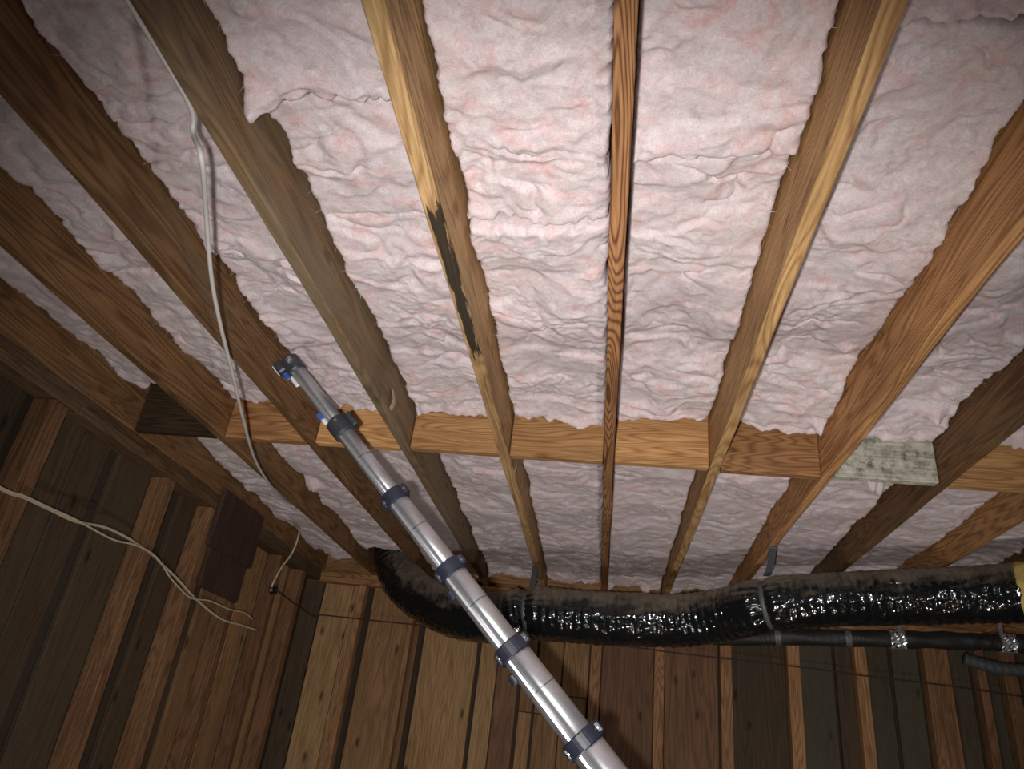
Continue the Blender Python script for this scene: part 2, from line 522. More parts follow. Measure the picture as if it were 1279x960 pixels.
def joist_mesh(name, L, seed, wane=0.0):
    """rectangular timber with slightly eased, wandering arrises and a wane on one lower edge"""
    n = 60
    verts, faces = [], []
    prof_n = 10
    rs = np.random.RandomState(seed)
    ys = np.linspace(-L / 2, L / 2, n)
    w1 = noise2(ys * 1.6, ys * 0 + seed, seed) * 0.004
    w2 = noise2(ys * 7.0, ys * 0 + seed * 2.0, seed + 5) * 0.0015
    wn = wane * np.clip(noise2(ys * 1.3, ys * 0 + 3.3, seed + 9) * 1.2 + 0.55, 0.12, 1.0) + 0.003
    b = JW / 2
    e = 0.003
    for i, yy in enumerate(ys):
        dx = w1[i]; q = wn[i]; dz = w2[i]
        pts = [(-b + e, 0), (b - q, 0), (b - q * 0.35, q * 0.35), (b, q), (b, JD - e), (b - e, JD), (-b + e, JD), (-b, JD - e), (-b, e + 0.001), (-b + e * 0.3, e * 0.4)]
        for (px, pz) in pts:
            verts.append((px + dx * (1 - pz / JD), yy, pz - JD / 2 + (dz if pz < 0.02 else 0)))
    for i in range(n - 1):
        for k in range(prof_n):
            k2 = (k + 1) % prof_n
            faces.append((i * prof_n + k, (i + 1) * prof_n + k, (i + 1) * prof_n + k2, i * prof_n + k2))
    faces.append(tuple(range(prof_n)))
    faces.append(tuple((n - 1) * prof_n + k for k in range(prof_n))[::-1])
    me = mesh_from(name, verts, faces)
    return me


JOISTS = {  # k: (material, dx, wane, look)
    -5: ('j_brown', 0.0, 0.004, 'dark floor joist lying on the plate of the plank side wall'),
    -4: ('j_brown', 0.004, 0.003, 'dim brown floor joist, first one clear of the side wall plate'),
    -3: ('j_brown', 0.0, 0.010, 'brown floor joist with greyed lower edge, touched by the tip of the metal pole'),
    -2: ('j_grey', -0.002, 0.008, 'grey brown floor joist with white cable running along its lower edge'),
    -1: ('j_stain', -0.003, 0.014, 'yellow tan floor joist with a black mould streak on its underside'),
    0: ('j_red', 0.003, 0.002, 'red brown floor joist with bold straight grain stripes'),
    1: ('j_tan', -0.003, 0.004, 'yellow floor joist with wavy contour grain, next past the striped red brown one'),
    2: ('j_orange', 0.0, 0.008, 'orange brown floor joist that the strap of the black duct hangs from'),
    3: ('j_brown', 0.0, 0.004, 'reddish brown floor joist at the far end of the grey mouldy block'),
    4: ('j_orange', 0.0, 0.004, 'tenth floor joist counted from the plank side wall, orange brown'),
    5: ('j_brown', 0.0, 0.004, 'eleventh floor joist counted from the plank side wall, brown'),
    6: ('j_orange', 0.0, 0.004, 'twelfth floor joist counted from the plank side wall, orange brown'),
    7: ('j_brown', 0.0, 0.004, 'thirteenth floor joist counted from the plank side wall, brown'),
    8: ('j_brown', 0.0, 0.004, 'last floor joist, fourteenth counted from the plank side wall')}
JX = {}
JY0, JY1 = -0.6, YW + 0.044
for k, (mt, dx, wane, lab) in JOISTS.items():
    x = X0 + k * S + dx
    JX[k] = x
    me = joist_mesh('floor_joist', JY1 - JY0, k + 20, wane)
    o = link('floor_joist', me, M[mt], None, (x, (JY0 + JY1) / 2, H + JD / 2))
    tag(o, lab, 'joist', 'floor joists')

# ------------------------------------------------------------------ blocking between the joists
BL = {-5: ('b_dark', 0.006, 'dark brown wooden block between the side wall joist and the next'),
      -4: ('b_brown', 0.012, 'brown wooden block in the second joist bay from the side wall'),
      -3: ('b_orange', 0.010, 'orange wooden block in the joist bay behind the tip of the metal pole'),
      -2: ('b_orange', 0.0, 'orange wooden block with oval knot, on the plain side of the mould streaked joist'),
      -1: ('b_orange', 0.008, 'orange wooden block with pale drip mark, between streaked and striped joists'),
      0: ('b_orange', 0.0, 'pale orange wooden block between the striped joist and the yellow one'),
      1: ('b_brown', 0.014, 'brown wooden block beside the grey mouldy one'),
      2: ('b_mould', 0.0, 'grey green mouldy wooden block between two joists'),
      3: ('b_orange', 0.014, 'orange brown block in the bay after the mouldy block'),
      4: ('b_brown', 0.0, 'brown block in the second bay after the mouldy block'),
      5: ('b_brown', 0.01, 'brown block in the third bay after the mouldy block'),
      6: ('b_brown', 0.0, 'brown block in the fourth bay after the mouldy block'),
      7: ('b_brown', 0.01, 'brown block in the fifth bay after the mouldy block')}
for k, (mt, dy, lab) in BL.items():
    xa, xb = JX[k] + JW / 2 + 0.004, JX[k + 1] - JW / 2 - 0.004
    o = box('joist_block', xa, xb, YB + dy, YB + dy + 0.038, H + 0.001, H + JD - 0.002, M[mt], bev=0.003)
    tag(o, lab, 'block', 'blocking between the joists')

# ------------------------------------------------------------------ pink insulation batts


def fibres(parent, pts, seed, length=0.03):
    """loose glass threads along torn edges, joined: too fine to pick apart"""
    r = random.Random(seed)
    verts, faces = [], []
    for p in pts:
        d = Vector((r.gauss(0, 1), r.gauss(0, 0.8), -abs(r.gauss(0.3, 0.6)))).normalized()
        L = length * r.uniform(0.4, 1.5)
        c = Vector((r.gauss(0, 1), r.gauss(0, 1), r.gauss(0, 0.4) - 0.5)) * 0.4 * L
        side = d.cross(Vector((r.gauss(0, 1), r.gauss(0, 1), r.gauss(0, 1)))).normalized() * r.uniform(0.00015, 0.00032)
        b = len(verts)
        for q in range(4):
            t = q / 3
            pp = Vector(p) + d * L * t + c * t * t
            verts += [pp - side * (1 - 0.7 * t), pp + side * (1 - 0.7 * t)]
        for q in range(3):
            faces.append((b + q * 2, b + q * 2 + 1, b + q * 2 + 3, b + q * 2 + 2))
    me = mesh_from('loose_fibres', verts, faces)
    o = link('loose_fibres', me, M['fibre'], parent)
    o.matrix_parent_inverse = Matrix.Translation(-parent.location)
    o['kind'] = 'stuff'
    return o


def batt(k, y0, y1, label, base=0.155, slope=0.0, step=0.006, seed=0, tattoo0=0.02, tattoo1=0.03, droop1=0.03, tufts=(), amp=1.0, folds=0.03):
    """base: height of the underside over the joist undersides; tufts: (fraction across, y, radius, drop)"""
    xa = JX[k] + JW / 2 + 0.0015
    xb = JX[k + 1] - JW / 2 - 0.0015
    nx = max(20, int((xb - xa) / step)); ny = int((y1 - y0) / step)
    u = np.linspace(0, 1, nx)[None, :]
    v = np.linspace(0, 1, ny)[:, None]
    yy1 = np.linspace(y0, y1, ny)[:, None]
    sd = seed + k * 3.7 + 40
    el = 0.001 + 0.012 * np.clip(noise2(yy1 * 9, yy1 * 0 + 1.5, sd) + 0.2, 0, 1) + 0.007 * np.abs(noise2(yy1 * 35, yy1 * 0, sd + 1))
    er = 0.001 + 0.012 * np.clip(noise2(yy1 * 9, yy1 * 0 + 7.5, sd + 2) + 0.1, 0, 1) + 0.007 * np.abs(noise2(yy1 * 35, yy1 * 0, sd + 3))
    rough_l = 0.004 * np.abs(noise2(yy1 * 90, yy1 * 0, sd + 26)); rough_r = 0.004 * np.abs(noise2(yy1 * 90, yy1 * 0 + 9, sd + 27))
    el = (el + rough_l) * (0.25 if k >= 0 else 1.0)
    er = (er + rough_r) * (0.25 if k < -1 else 1.0)
    X = xa + el + u * (xb - xa - el - er)
    ux = (u * (xb - xa))
    e0 = tattoo0 * (noise2(ux * 9, ux * 0 + 2, sd + 4) + 0.5) + 0.012 * noise2(ux * 40, ux * 0, sd + 5)
    e1 = tattoo1 * (noise2(ux * 9, ux * 0 + 5, sd + 6) + 0.5) + 0.014 * noise2(ux * 40, ux * 0, sd + 7)
    e0 = np.clip(e0, 0.0, None); e1 = np.clip(e1, 0.0, None)
    Y = (y0 + e0) + v * ((y1 - e1) - (y0 + e0))
    # warped pillowy folds running mostly across the bay
    wx = X + 0.05 * noise2(X * 6, Y * 6, sd + 8) + 0.018 * noise2(X * 19, Y * 19, sd + 18)
    wy = Y + 0.06 * noise2(X * 5, Y * 7, sd + 9) + 0.018 * noise2(X * 17, Y * 21, sd + 19)
    lump = noise2(wx * 3.2, wy * 3.2, sd + 10)
    n1 = noise2(wx * 6.0, wy * 6.6, sd + 11)
    f1 = np.sqrt(n1 * n1 + 0.008)
    n2 = noise2(wx * 13, wy * 15, sd + 12)
    f2 = np.sqrt(n2 * n2 + 0.010)
    f3 = noise2(wx * 29, wy * 33, sd + 13)
    f4 = noise2(X * 62 + 2 * n2, Y * 66 + 2 * n1, sd + 14)
    f5 = noise2(X * 120 + 3 * f3, Y * 120, sd + 24)
    mask = np.clip(0.4 + 1.2 * noise2(X * 3.5, Y * 3.5, sd + 15), 0.08, 1.15)
    mask2 = np.clip(0.5 + 1.4 * noise2(X * 5, Y * 5, sd + 25), 0.1, 1.3)
    down = (0.027 * lump + 0.022 * np.minimum(f1, 0.42) + 0.014 * mask * f2 + mask2 * (0.0034 * f3 + 0.0020 * f4 + 0.0009 * f5)) * amp
    # a few sharp tears
    n6 = noise2(wx * 3.4, wy * 6.5, sd + 20)
    tear = np.exp(-(n6 / 0.035) ** 2) * np.clip(noise2(X * 4, Y * 4, sd + 21) * 2.2, 0, 1)
    down -= 0.014 * tear * amp
    # compression folds across the bay, strongest against the blocking
    fo = np.sqrt(noise2(wx * 4.0, wy * 15, sd + 22) ** 2 + 0.012)
    down += 0.030 * fo * amp * np.clip(folds + 0.9 * np.exp(-np.clip(y1 - Y, 0, 9) / 0.22), 0, 1)
    # torn flaps: a thin layer peeled back along a wandering line
    fl_ = noise2(wx * 2.3, wy * 3.1, sd + 16)
    down += 0.010 * amp / (1 + np.exp(-(fl_ - 0.12) * 60)) + 0.008 * amp / (1 + np.exp(-(fl_ + 0.25) * 70))
    Z = H + base + slope * (Y - y0) - down + 0.02
    # rounded shoulders
    d = np.minimum(u, 1 - u) * (xb - xa)
    rr = 0.012
    Z += np.where(d < rr, (1 - np.sqrt(np.clip(1 - ((rr - d) / rr) ** 2, 0, 1))) * 0.012, 0)
    dv = np.minimum((Y - (y0 + e0)), ((y1 - e1) - Y))
    rv = 0.022
    Z += np.where(dv < rv, (1 - np.sqrt(np.clip(1 - ((rv - dv) / rv) ** 2, 0, 1))) * 0.02, 0)
    # sagging far end
    Z -= droop1 * np.exp(-((y1 - Y) / 0.11)) * np.clip(0.6 + 1.1 * noise2(X * 7, Y * 2, sd + 17), 0.05, 1.4)
    for (tu, ty, tr, td) in tufts:
        tx = xa + tu * (xb - xa)
        q = ((X - tx) / tr) ** 2 + ((Y - ty) / tr) ** 2
        Z -= td * np.exp(-q * 1.3) * (1 + 0.25 * noise2(X * 60, Y * 60, sd))
    Z = np.clip(Z, H - 0.02, H + JD - 0.05)
    ztop = H + JD - 0.004
    N = nx * ny
    V = np.zeros((N + 2 * ny, 3))
    V[:N, 0] = (X + Y * 0).ravel(); V[:N, 1] = (Y + X * 0).ravel(); V[:N, 2] = Z.ravel()
    V[N:N + ny] = np.stack([X[:, 0], (Y + X * 0)[:, 0], np.full(ny, ztop)], 1)
    V[N + ny:] = np.stack([X[:, -1], (Y + X * 0)[:, -1], np.full(ny, ztop)], 1)
    c = np.array([(xa + xb) / 2, (y0 + y1) / 2, H + base])
    idx = np.arange(N).reshape(ny, nx)
    q = np.stack([idx[:-1, :-1], idx[1:, :-1], idx[1:, 1:], idx[:-1, 1:]], -1).reshape(-1, 4)
    L0 = N + np.arange(ny); R0 = N + ny + np.arange(ny)
    ql = np.stack([idx[:-1, 0], L0[:-1], L0[1:], idx[1:, 0]], -1)
    qr = np.stack([idx[:-1, -1], idx[1:, -1], R0[1:], R0[:-1]], -1)
    qt = np.stack([L0[:-1], R0[:-1], R0[1:], L0[1:]], -1)
    Q = np.concatenate([q, ql, qr, qt])
    caps = [list(idx[0]) + [R0[0], L0[0]], list(idx[-1][::-1]) + [L0[-1], R0[-1]]]
    me = bpy.data.meshes.new('insulation_batt')
    V = V - c
    nloop = Q.size + sum(len(a) for a in caps)
    me.vertices.add(len(V)); me.vertices.foreach_set('co', V.ravel())
    me.loops.add(nloop)
    me.loops.foreach_set('vertex_index', np.concatenate([Q.ravel()] + [np.array(a) for a in caps]).astype(np.int32))
    starts = np.concatenate([np.arange(len(Q)) * 4, [Q.size, Q.size + len(caps[0])]]).astype(np.int32)
    me.polygons.add(len(starts)); me.polygons.foreach_set('loop_start', starts)
    me.polygons.foreach_set('use_smooth', [True] * len(starts))
    me.update(calc_edges=True)
    me.validate()
    o = link('insulation_batt', me, M['batt'], None, tuple(c))
    tag(o, label, 'insulation', 'pink insulation batts')
    r = random.Random(int(sd * 10))
    pts = []
    VV = V[:N].reshape(ny, nx, 3) + c
    for _ in range(70):
        j = r.randrange(8, ny - 8)
        pts.append(VV[j, 1 if r.random() < 0.5 else nx - 2])
    for _ in range(60):
        pts.append(VV[r.randrange(8, ny - 8), r.randrange(nx)])
    fibres(o, pts, int(sd), 0.016)
    return o


YE = YW + 0.03
NEAR = {  # bay: (seam Y, base of first, base of second, droop)
    -5: (1.30, 0.135, 0.135, 0.03), -4: (1.72, 0.150, 0.150, 0.03), -3: (1.62, 0.155, 0.160, 0.03), -2: (1.05, 0.130, 0.155, 0.03),
    -1: (1.44, 0.160, 0.150, 0.03), 0: (1.215, 0.165, 0.180, 0.02), 1: (0.905, 0.165, 0.175, 0.035), 2: (1.35, 0.160, 0.165, 0.04), 3: (1.5, 0.15, 0.15, 0.03),
    4: (1.6, 0.15, 0.15, 0.03), 5: (1.4, 0.15, 0.15, 0.03), 6: (1.5, 0.15, 0.15, 0.03), 7: (1.5, 0.15, 0.15, 0.03)}
TUFT = {-2: [(0.06, 1.03, 0.03, 0.06)], 1: [(0.80, 2.05, 0.035, 0.03), (0.93, 2.53, 0.03, 0.06)], 2: [(0.78, 2.42, 0.03, 0.07)], 0: [(0.95, 1.02, 0.03, 0.03)]}
END = {-5: 2.52}
FT = {0: [(0.72, 4.98, 0.035, 0.07)], 2: [(0.62, 2.92, 0.03, 0.09), (0.75, 2.98, 0.025, 0.07)], -4: [(0.1, 3.55, 0.05, 0.05)], -5: [(0.9, 3.4, 0.05, 0.05)]}
for k in range(-5, 8):
    bay = ORD[k + 5]
    ys, b1, b2, dr = NEAR[k]
    fine = 0.0052 if -3 <= k <= 2 else 0.008
    batt(k, 0.1, ys, 'pink fiberglass batt in the %s joist bay from the side wall, short of the blocking' % bay, b1, 0, fine, 1, 0.02, 0.012, 0.012,
         [t for t in TUFT.get(k, ()) if t[1] < ys])
    batt(k, ys + 0.001, END.get(k, YB - 0.004), 'pink fiberglass batt in the %s joist bay from the side wall, ending at the blocking' % bay, b2, 0.01, fine, 2, 0.008, 0.03 if k != -5 else 0.09, dr,
         [t for t in TUFT.get(k, ()) if t[1] >= ys])
    y0 = YB + 0.06
    batt(k, y0, YE - {-5: 0.25, -4: 0.52}.get(k, 0.10), 'pink fiberglass batt in the %s joist bay from the side wall, beyond the blocking' % bay, 0.15, -0.034, 0.0075, 3, 0.02, 0.06, 0.045,
         FT.get(k, ()), amp=0.85, folds=0.2)

# ------------------------------------------------------------------ telescoping pole


def metal_material():
    w = NT('brushed_aluminium')
    tc = w.n('ShaderNodeTexCoord')
    mp = w.n('ShaderNodeVectorMath', operation='MULTIPLY')
    w.l(tc.outputs['Object'], mp.inputs[0]); mp.inputs[1].default_value = (120, 120, 3)
    n = w.n('ShaderNodeTexNoise', i_Scale=1.0, i_Detail=4.0); w.l(mp.outputs[0], n.inputs['Vector'])
    n2 = w.n('ShaderNodeTexNoise', i_Scale=22.0, i_Detail=5.0); w.l(tc.outputs['Object'], n2.inputs['Vector'])
    c = w.ramp(n2.outputs[0], [(0.25, srgb(186, 186, 190)), (0.75, srgb(208, 208, 212))])
    w.l(c, w.b.inputs['Base Color'])
    w.b.inputs['Metallic'].default_value = 0.8
    w.l(w.math('ADD', w.math('MULTIPLY', n.outputs[0], 0.15), 0.30), w.b.inputs['Roughness'])
    w.bump(n.outputs[0], 0.06, 0.001)
    return w.m


M['alu'] = metal_material()
M['collar'] = plain('dark_blue_plastic', srgb(40, 42, 56), 0.45, var=0.35, scale=60)
M['clamp'] = plain('dark_clamp_metal', srgb(78, 82, 88), 0.4, 0.5, var=0.4, scale=80)
M['blue'] = plain('blue_label', srgb(62, 92, 160), 0.4, var=0.1)
M['white'] = plain('white_label', srgb(222, 222, 220), 0.5, var=0.1)
M['steel'] = plain('steel_bolt', srgb(190, 190, 190), 0.3, 0.9)

PA = Vector((-1.183, 2.190, 1.195))
PD = (Vector((-0.037, 2.190, 0.066)) - PA)
STEP0 = PD.length
PD.normalize()
foot_t = (PA.z - FLOOR) / -PD.z
# local frame: z along the pole downward, x to screen left/below, y towards the camera
pz = PD
py = Vector((0, -1, 0))
px = py.cross(pz).normalized()
pole = empty('telescoping_pole', PA + PD * foot_t)
tag(pole, 'telescoping aluminium pole with dark blue collars leaning up against the joists', 'pole')
ROT = Matrix((px, py, pz)).transposed().to_4x4()


def on_pole(name, me, mat, t, parent=pole, dx=0, dy=0, smooth=False):
    o = link(name, me, mat, None, (0, 0, 0), smooth)
    o.parent = parent
    w = Matrix.Translation(PA + pz * t - px * dx + py * dy) @ ROT
    if parent is pole:
        o.matrix_local = Matrix.Translation(-pole.location) @ w
    else:
        o.matrix_local = parent.matrix_basis.inverted() @ (Matrix.Translation(-pole.location) @ w)
    return o


def cyl_mesh(name, r, L, segs=32, bev=0.0, groove=False):
    prof = [(r - bev, 0), (r, bev), (r, L - bev), (r - bev, L)] if bev > 0 else [(r, 0), (r, L)]
    verts, faces = [], []
    for (rr, z) in prof:
        for k in range(segs):
            a = 2 * math.pi * k / segs
            q = rr
            if groove:     # flat keyed channel running down one side
                da = abs((a - math.radians(112) + math.pi) % (2 * math.pi) - math.pi)
                if da < 0.22: q = rr - 0.0035
            verts.append((q * math.cos(a), q * math.sin(a), z))
    n = len(prof)
    for i in range(n - 1):
        for k in range(segs):
            k2 = (k + 1) % segs
            faces.append((i * segs + k, i * segs + k2, (i + 1) * segs + k2, (i + 1) * segs + k))
    faces.append(tuple(range(segs))[::-1]); faces.append(tuple((n - 1) * segs + k for k in range(segs)))
    return mesh_from(name, verts, faces)



COLL = [0.372, 0.702, 1.005, 1.305, 1.609]      # collar positions down the pole (m)
COLL = [c for c in COLL] + [1.93, 2.27, 2.62, 2.98, 3.34]
RAD = [0.0270, 0.0295, 0.0345, 0.0385, 0.0430, 0.0485, 0.0525, 0.0565, 0.0605, 0.0645, 0.0685]
ends = [0.05] + COLL + [foot_t - 0.03]
for i in range(len(ends) - 1):
    a, b = ends[i], ends[i + 1]
    if b <= a: break
    if a > foot_t - 0.05: break
    b = min(b, foot_t - 0.03)
    r = RAD[i]
    tb = on_pole('tube', cyl_mesh('tube', r, b - a, 48, 0.001, True), M['alu'], a, smooth=False)
    for p in tb.data.polygons: p.use_smooth = len(p.vertices) == 4
    on_pole('rail', box_mesh('rail', 0.009, 0.006, (b - a) * 0.98, 0.001), M['alu'], (a + b) / 2, tb, r * 0.62, r * 0.77)
    if i >= 1:      # scribed joint ring
        on_pole('ring', cyl_mesh('ring', r + 0.0008, 0.0025, 48, 0.0004), M['clamp'], a + (b - a) * 0.42, tb)
for i, c in enumerate(COLL):
    if c > foot_t - 0.15: break
    r = RAD[i + 1]
    if i == 0:
        g = on_pole('collar', cyl_mesh('collar', r + 0.009, 0.075, 28, 0.008), M['clamp'], c - 0.045)
        on_pole('lever', box_mesh('lever', 0.02, 0.03, 0.06, 0.004), M['clamp'], c - 0.01, g, -r - 0.016, 0.0)
        on_pole('bolt', cyl_mesh('bolt', 0.008, 0.008, 12, 0.002), M['steel'], c - 0.03, g, 0.0, r + 0.006)
    else:
        g = on_pole('collar', cyl_mesh('collar', r + 0.008, 0.046, 32, 0.004), M['collar'], c - 0.028)
        on_pole('clamp_ear', box_mesh('clamp_ear', 0.024, 0.034, 0.034, 0.005), M['collar'], c - 0.006, g, -r - 0.004, 0.010)
        on_pole('clamp_ear', box_mesh('clamp_ear', 0.018, 0.03, 0.034, 0.005), M['collar'], c - 0.006, g, r + 0.003, 0.010)
        on_pole('bolt', cyl_mesh('bolt', 0.005, 0.006, 10, 0.001), M['steel'], c - 0.008, g, r + 0.002, 0.025)
        on_pole('bolt', cyl_mesh('bolt', 0.005, 0.006, 10, 0.001), M['steel'], c - 0.008, g, -r - 0.004, 0.027)
    if i >= 2:
        kb = on_pole('release_knob', cyl_mesh('release_knob', 0.015, 0.03, 18, 0.004), M['collar'], c + 0.045, pole, r + 0.002, 0.008)
# head of the pole: jaw, hinge and pin with a blue and white label
hd = on_pole('head', cyl_mesh('head', 0.034, 0.075, 24, 0.008), M['clamp'], 0.0)
on_pole('hinge_pin', cyl_mesh('hinge_pin', 0.012, 0.018, 16, 0.003), M['steel'], 0.02, hd, 0.0, 0.034)
on_pole('jaw', box_mesh('jaw', 0.032, 0.044, 0.05, 0.006), M['clamp'], 0.020, hd, 0.040, 0.006)
on_pole('label_plate', box_mesh('label_plate', 0.004, 0.034, 0.034, 0.001), M['white'], 0.018, hd, 0.059, 0.010)
on_pole('label_plate', box_mesh('label_plate', 0.003, 0.022, 0.022, 0.001), M['blue'], 0.018, hd, 0.0605, 0.012)
on_pole('tab', box_mesh('tab', 0.018, 0.012, 0.036, 0.003), M['blue'], 0.066, hd, 0.040, 0.010)
on_pole('tab', box_mesh('tab', 0.014, 0.008, 0.05, 0.003), M['white'], 0.10, hd, 0.030, 0.006)
on_pole('tab', box_mesh('tab', 0.022, 0.012, 0.03, 0.003), M['blue'], 0.285, pole, 0.031, 0.010)
on_pole('tab', box_mesh('tab', 0.014, 0.012, 0.024, 0.003), M['white'], 0.312, pole, 0.031, 0.010)
on_pole('foot', cyl_mesh('foot', RAD[len([c for c in COLL if c < foot_t])] + 0.01, 0.05, 32, 0.006), M['collar'], foot_t - 0.07)

# ------------------------------------------------------------------ black flexible duct


def duct_material():
    w = NT('black_duct_film')
    tc = w.n('ShaderNodeTexCoord')
    ge = w.n('ShaderNodeNewGeometry')
    n = w.n('ShaderNodeTexNoise', i_Scale=17.0, i_Detail=2.5, i_Roughness=0.5, i_Distortion=0.9); w.l(tc.outputs['Object'], n.inputs['Vector'])
    n2 = w.n('ShaderNodeTexNoise', i_Scale=7.0, i_Detail=4.0); w.l(tc.outputs['Object'], n2.inputs['Vector'])
    mp = w.n('ShaderNodeVectorMath', operation='MULTIPLY')
    w.l(tc.outputs['Object'], mp.inputs[0]); mp.inputs[1].default_value = (42, 10, 14)
    n3 = w.n('ShaderNodeTexNoise', i_Scale=1.0, i_Detail=3.0); w.l(mp.outputs[0], n3.inputs['Vector'])
    sep = w.n('ShaderNodeSeparateXYZ'); w.l(ge.outputs['Normal'], sep.inputs[0])
    # settled dust lies where the film faces up
    d = w.math('ADD', sep.outputs[2], w.math('MULTIPLY', w.math('SUBTRACT', n3.outputs[0], 0.5), 0.7))
    d = w.math('ADD', d, w.math('MULTIPLY', w.math('SUBTRACT', n2.outputs[0], 0.5), 1.0))
    dm = w.ramp(d, [(0.15, (0, 0, 0)), (0.85, (1, 1, 1))])
    w.l(w.mix(w.math('MULTIPLY', dm, 0.85), (0.006, 0.008, 0.009), srgb(128, 116, 98)), w.b.inputs['Base Color'])
    w.l(w.math('ADD', w.math('MULTIPLY', dm, 0.6), 0.07), w.b.inputs['Roughness'])
    w.b.inputs['Specular IOR Level'].default_value = 0.9
    w.bump(w.math('ADD', n.outputs[0], w.math('MULTIPLY', n3.outputs[0], 0.5)), 0.6, 0.016)
    return w.m


M['duct'] = duct_material()
M['strap'] = plain('grey_hanger_strap', srgb(92, 98, 100), 0.5, 0.2)
M['yellow'] = plain('yellow_fiberglass', srgb(196, 172, 96), 0.95, var=0.3, scale=20, bump=0.8)
M['foil'] = plain('crumpled_foil_tape', srgb(214, 216, 220), 0.28, 0.85, var=0.1, scale=60, bump=0.9)
M['mesh'] = plain('black_ribbed_pipe_wrap', srgb(34, 34, 32), 0.5, var=0.6, scale=140, bump=0.8)

DP = [(-1.445, 4.83, 1.30), (-1.44, 4.80, 1.16), (-1.36, 4.72, 1.01), (-1.17, 4.58, 0.86), (-0.88, 4.42, 0.745), (-0.60, 4.30, 0.725), (-0.42, 4.25, 0.757),
      (-0.20, 4.22, 0.757), (0.10, 4.20, 0.765), (0.41, 4.18, 0.785), (0.62, 4.08, 0.815), (0.80, 3.93, 0.850), (1.05, 3.86, 0.885), (1.36, 3.80, 0.915), (1.62, 3.68, 0.925), (1.87, 3.53, 0.928)]
dpath = catmull(DP, 26)
xs = [p.x for p in dpath]
PIN = [(-0.43, 0.026), (0.815, 0.018)]


def drad(p):
    t = min(1, max(0, (p.x + 1.45) / 3.2))
    r = 0.132 + 0.012 * math.sin(min(1, max(0, (p.x + 1.5) / 2.4)) * math.pi) - 0.004 * t
    for c, q in PIN:
        r -= q * math.exp(-((p.x - c) / 0.028) ** 2)
    return r


drr = [drad(p) for p in dpath]
_dn = {}


def ddisp(i, a, s):
    key = i
    if key not in _dn:
        aa = np.arange(72) * 2 * np.pi / 72
        ca, sa = np.cos(aa) * 1.5, np.sin(aa) * 1.5
        w = 0.004 * noise2(ca * 2.2 + s * 3, sa * 2.2 + s * 9, 3) + 0.0045 * np.abs(noise2(ca * 3 + 9, sa * 1.2 + s * 22, 4)) + 0.002 * noise2(ca * 9 + s * 17, sa * 9 - s * 23, 5)
        w = w + 0.0022 * np.sin(s * 2 * np.pi / 0.045 + aa)
        for c, q in PIN:
            dd = abs(dpath[i].x - c)
            w = w + 0.006 * math.exp(-(dd / 0.09) ** 2) * np.sin(aa * 17 + 3 * np.sin(aa * 3)) * (1 if dd > 0.008 else 0.2)
        _dn[key] = w
    return float(_dn[key][int(round(a / (2 * math.pi / 72))) % 72])


duct = empty('flexible_duct', DP[0])
tag(duct, 'black plastic wrapped flexible duct, dusty on top, slung below the joists', 'duct')
me = tube_mesh('sleeve', dpath, drr, 72, True, ddisp)
adopt(link('sleeve', me, M['duct'], None, smooth=True), duct)
# torn yellow insulation at the end of the duct
ep = [Vector((1.845, 3.546, 0.928)), Vector((1.90, 3.512, 0.929)), Vector((1.97, 3.47, 0.930)), Vector((2.04, 3.43, 0.930))]
eme = tube_mesh('insulation_end', catmull(ep, 6), 0.133, 48, True, lambda i, a, s: 0.012 * float(noise2(np.array(math.cos(a) * 3 + s * 20), np.array(math.sin(a) * 3.0), 8)))
adopt(link('insulation_end', eme, M['yellow'], None, smooth=True), duct)
for c, q in PIN:
    i = min(range(len(dpath)), key=lambda j: abs(dpath[j].x - c))
    seg = dpath[i - 2:i + 3]
    n = (seg[-1] - seg[0]).normalized()
    mid = dpath[i]
    band = [mid - n * 0.012, mid - n * 0.011, mid + n * 0.011, mid + n * 0.012]
    adopt(link('strap_band', tube_mesh('strap_band', band, [drr[i] + 0.001, drr[i] + 0.007, drr[i] + 0.007, drr[i] + 0.001], 40, True), M['strap'], None, smooth=True), duct)


def ribbon(name, pts, width, thick, wdir, mat, label=None, cat=None, group=None, parent=None):
    w = Vector(wdir).normalized()
    P = catmull(pts, 6)
    V, F = [], []
    for i, p in enumerate(P):
        t = (P[min(i + 1, len(P) - 1)] - P[max(0, i - 1)]).normalized()
        nn = t.cross(w).normalized()
        for a, b in ((-1, -1), (1, -1), (1, 1), (-1, 1)):
            V.append(p + w * a * width / 2 + nn * b * thick / 2)
    for i in range(len(P) - 1):
        for k in range(4):
            k2 = (k + 1) % 4
            F.append((i * 4 + k, i * 4 + k2, (i + 1) * 4 + k2, (i + 1) * 4 + k))
    F.append((3, 2, 1, 0)); b = (len(P) - 1) * 4; F.append((b, b + 1, b + 2, b + 3))
    o = link(name, mesh_from(name, V, F), mat, parent)
    if label: tag(o, label, cat, group)
    return o


ribbon('hanger_strap', [(JX[-1] - 0.002, 4.40, H - 0.003), (JX[-1] - 0.002, 4.39, H - 0.012), (-0.428, 4.31, 0.96), (-0.43, 4.255, 0.902)], 0.034, 0.0015, (1, 0, 0), M['strap'],
       'short grey strap holding the duct under the mould streaked joist', 'strap', 'duct straps')
ribbon('hanger_strap', [(JX[2] - 0.004, 3.60, H - 0.003), (JX[2] - 0.002, 3.62, H - 0.014), (0.812, 3.78, 1.02), (0.815, 3.90, 0.994)], 0.034, 0.0015, (1, 0, 0), M['strap'],
       'grey strap holding the duct under the orange brown joist', 'strap', 'duct straps')

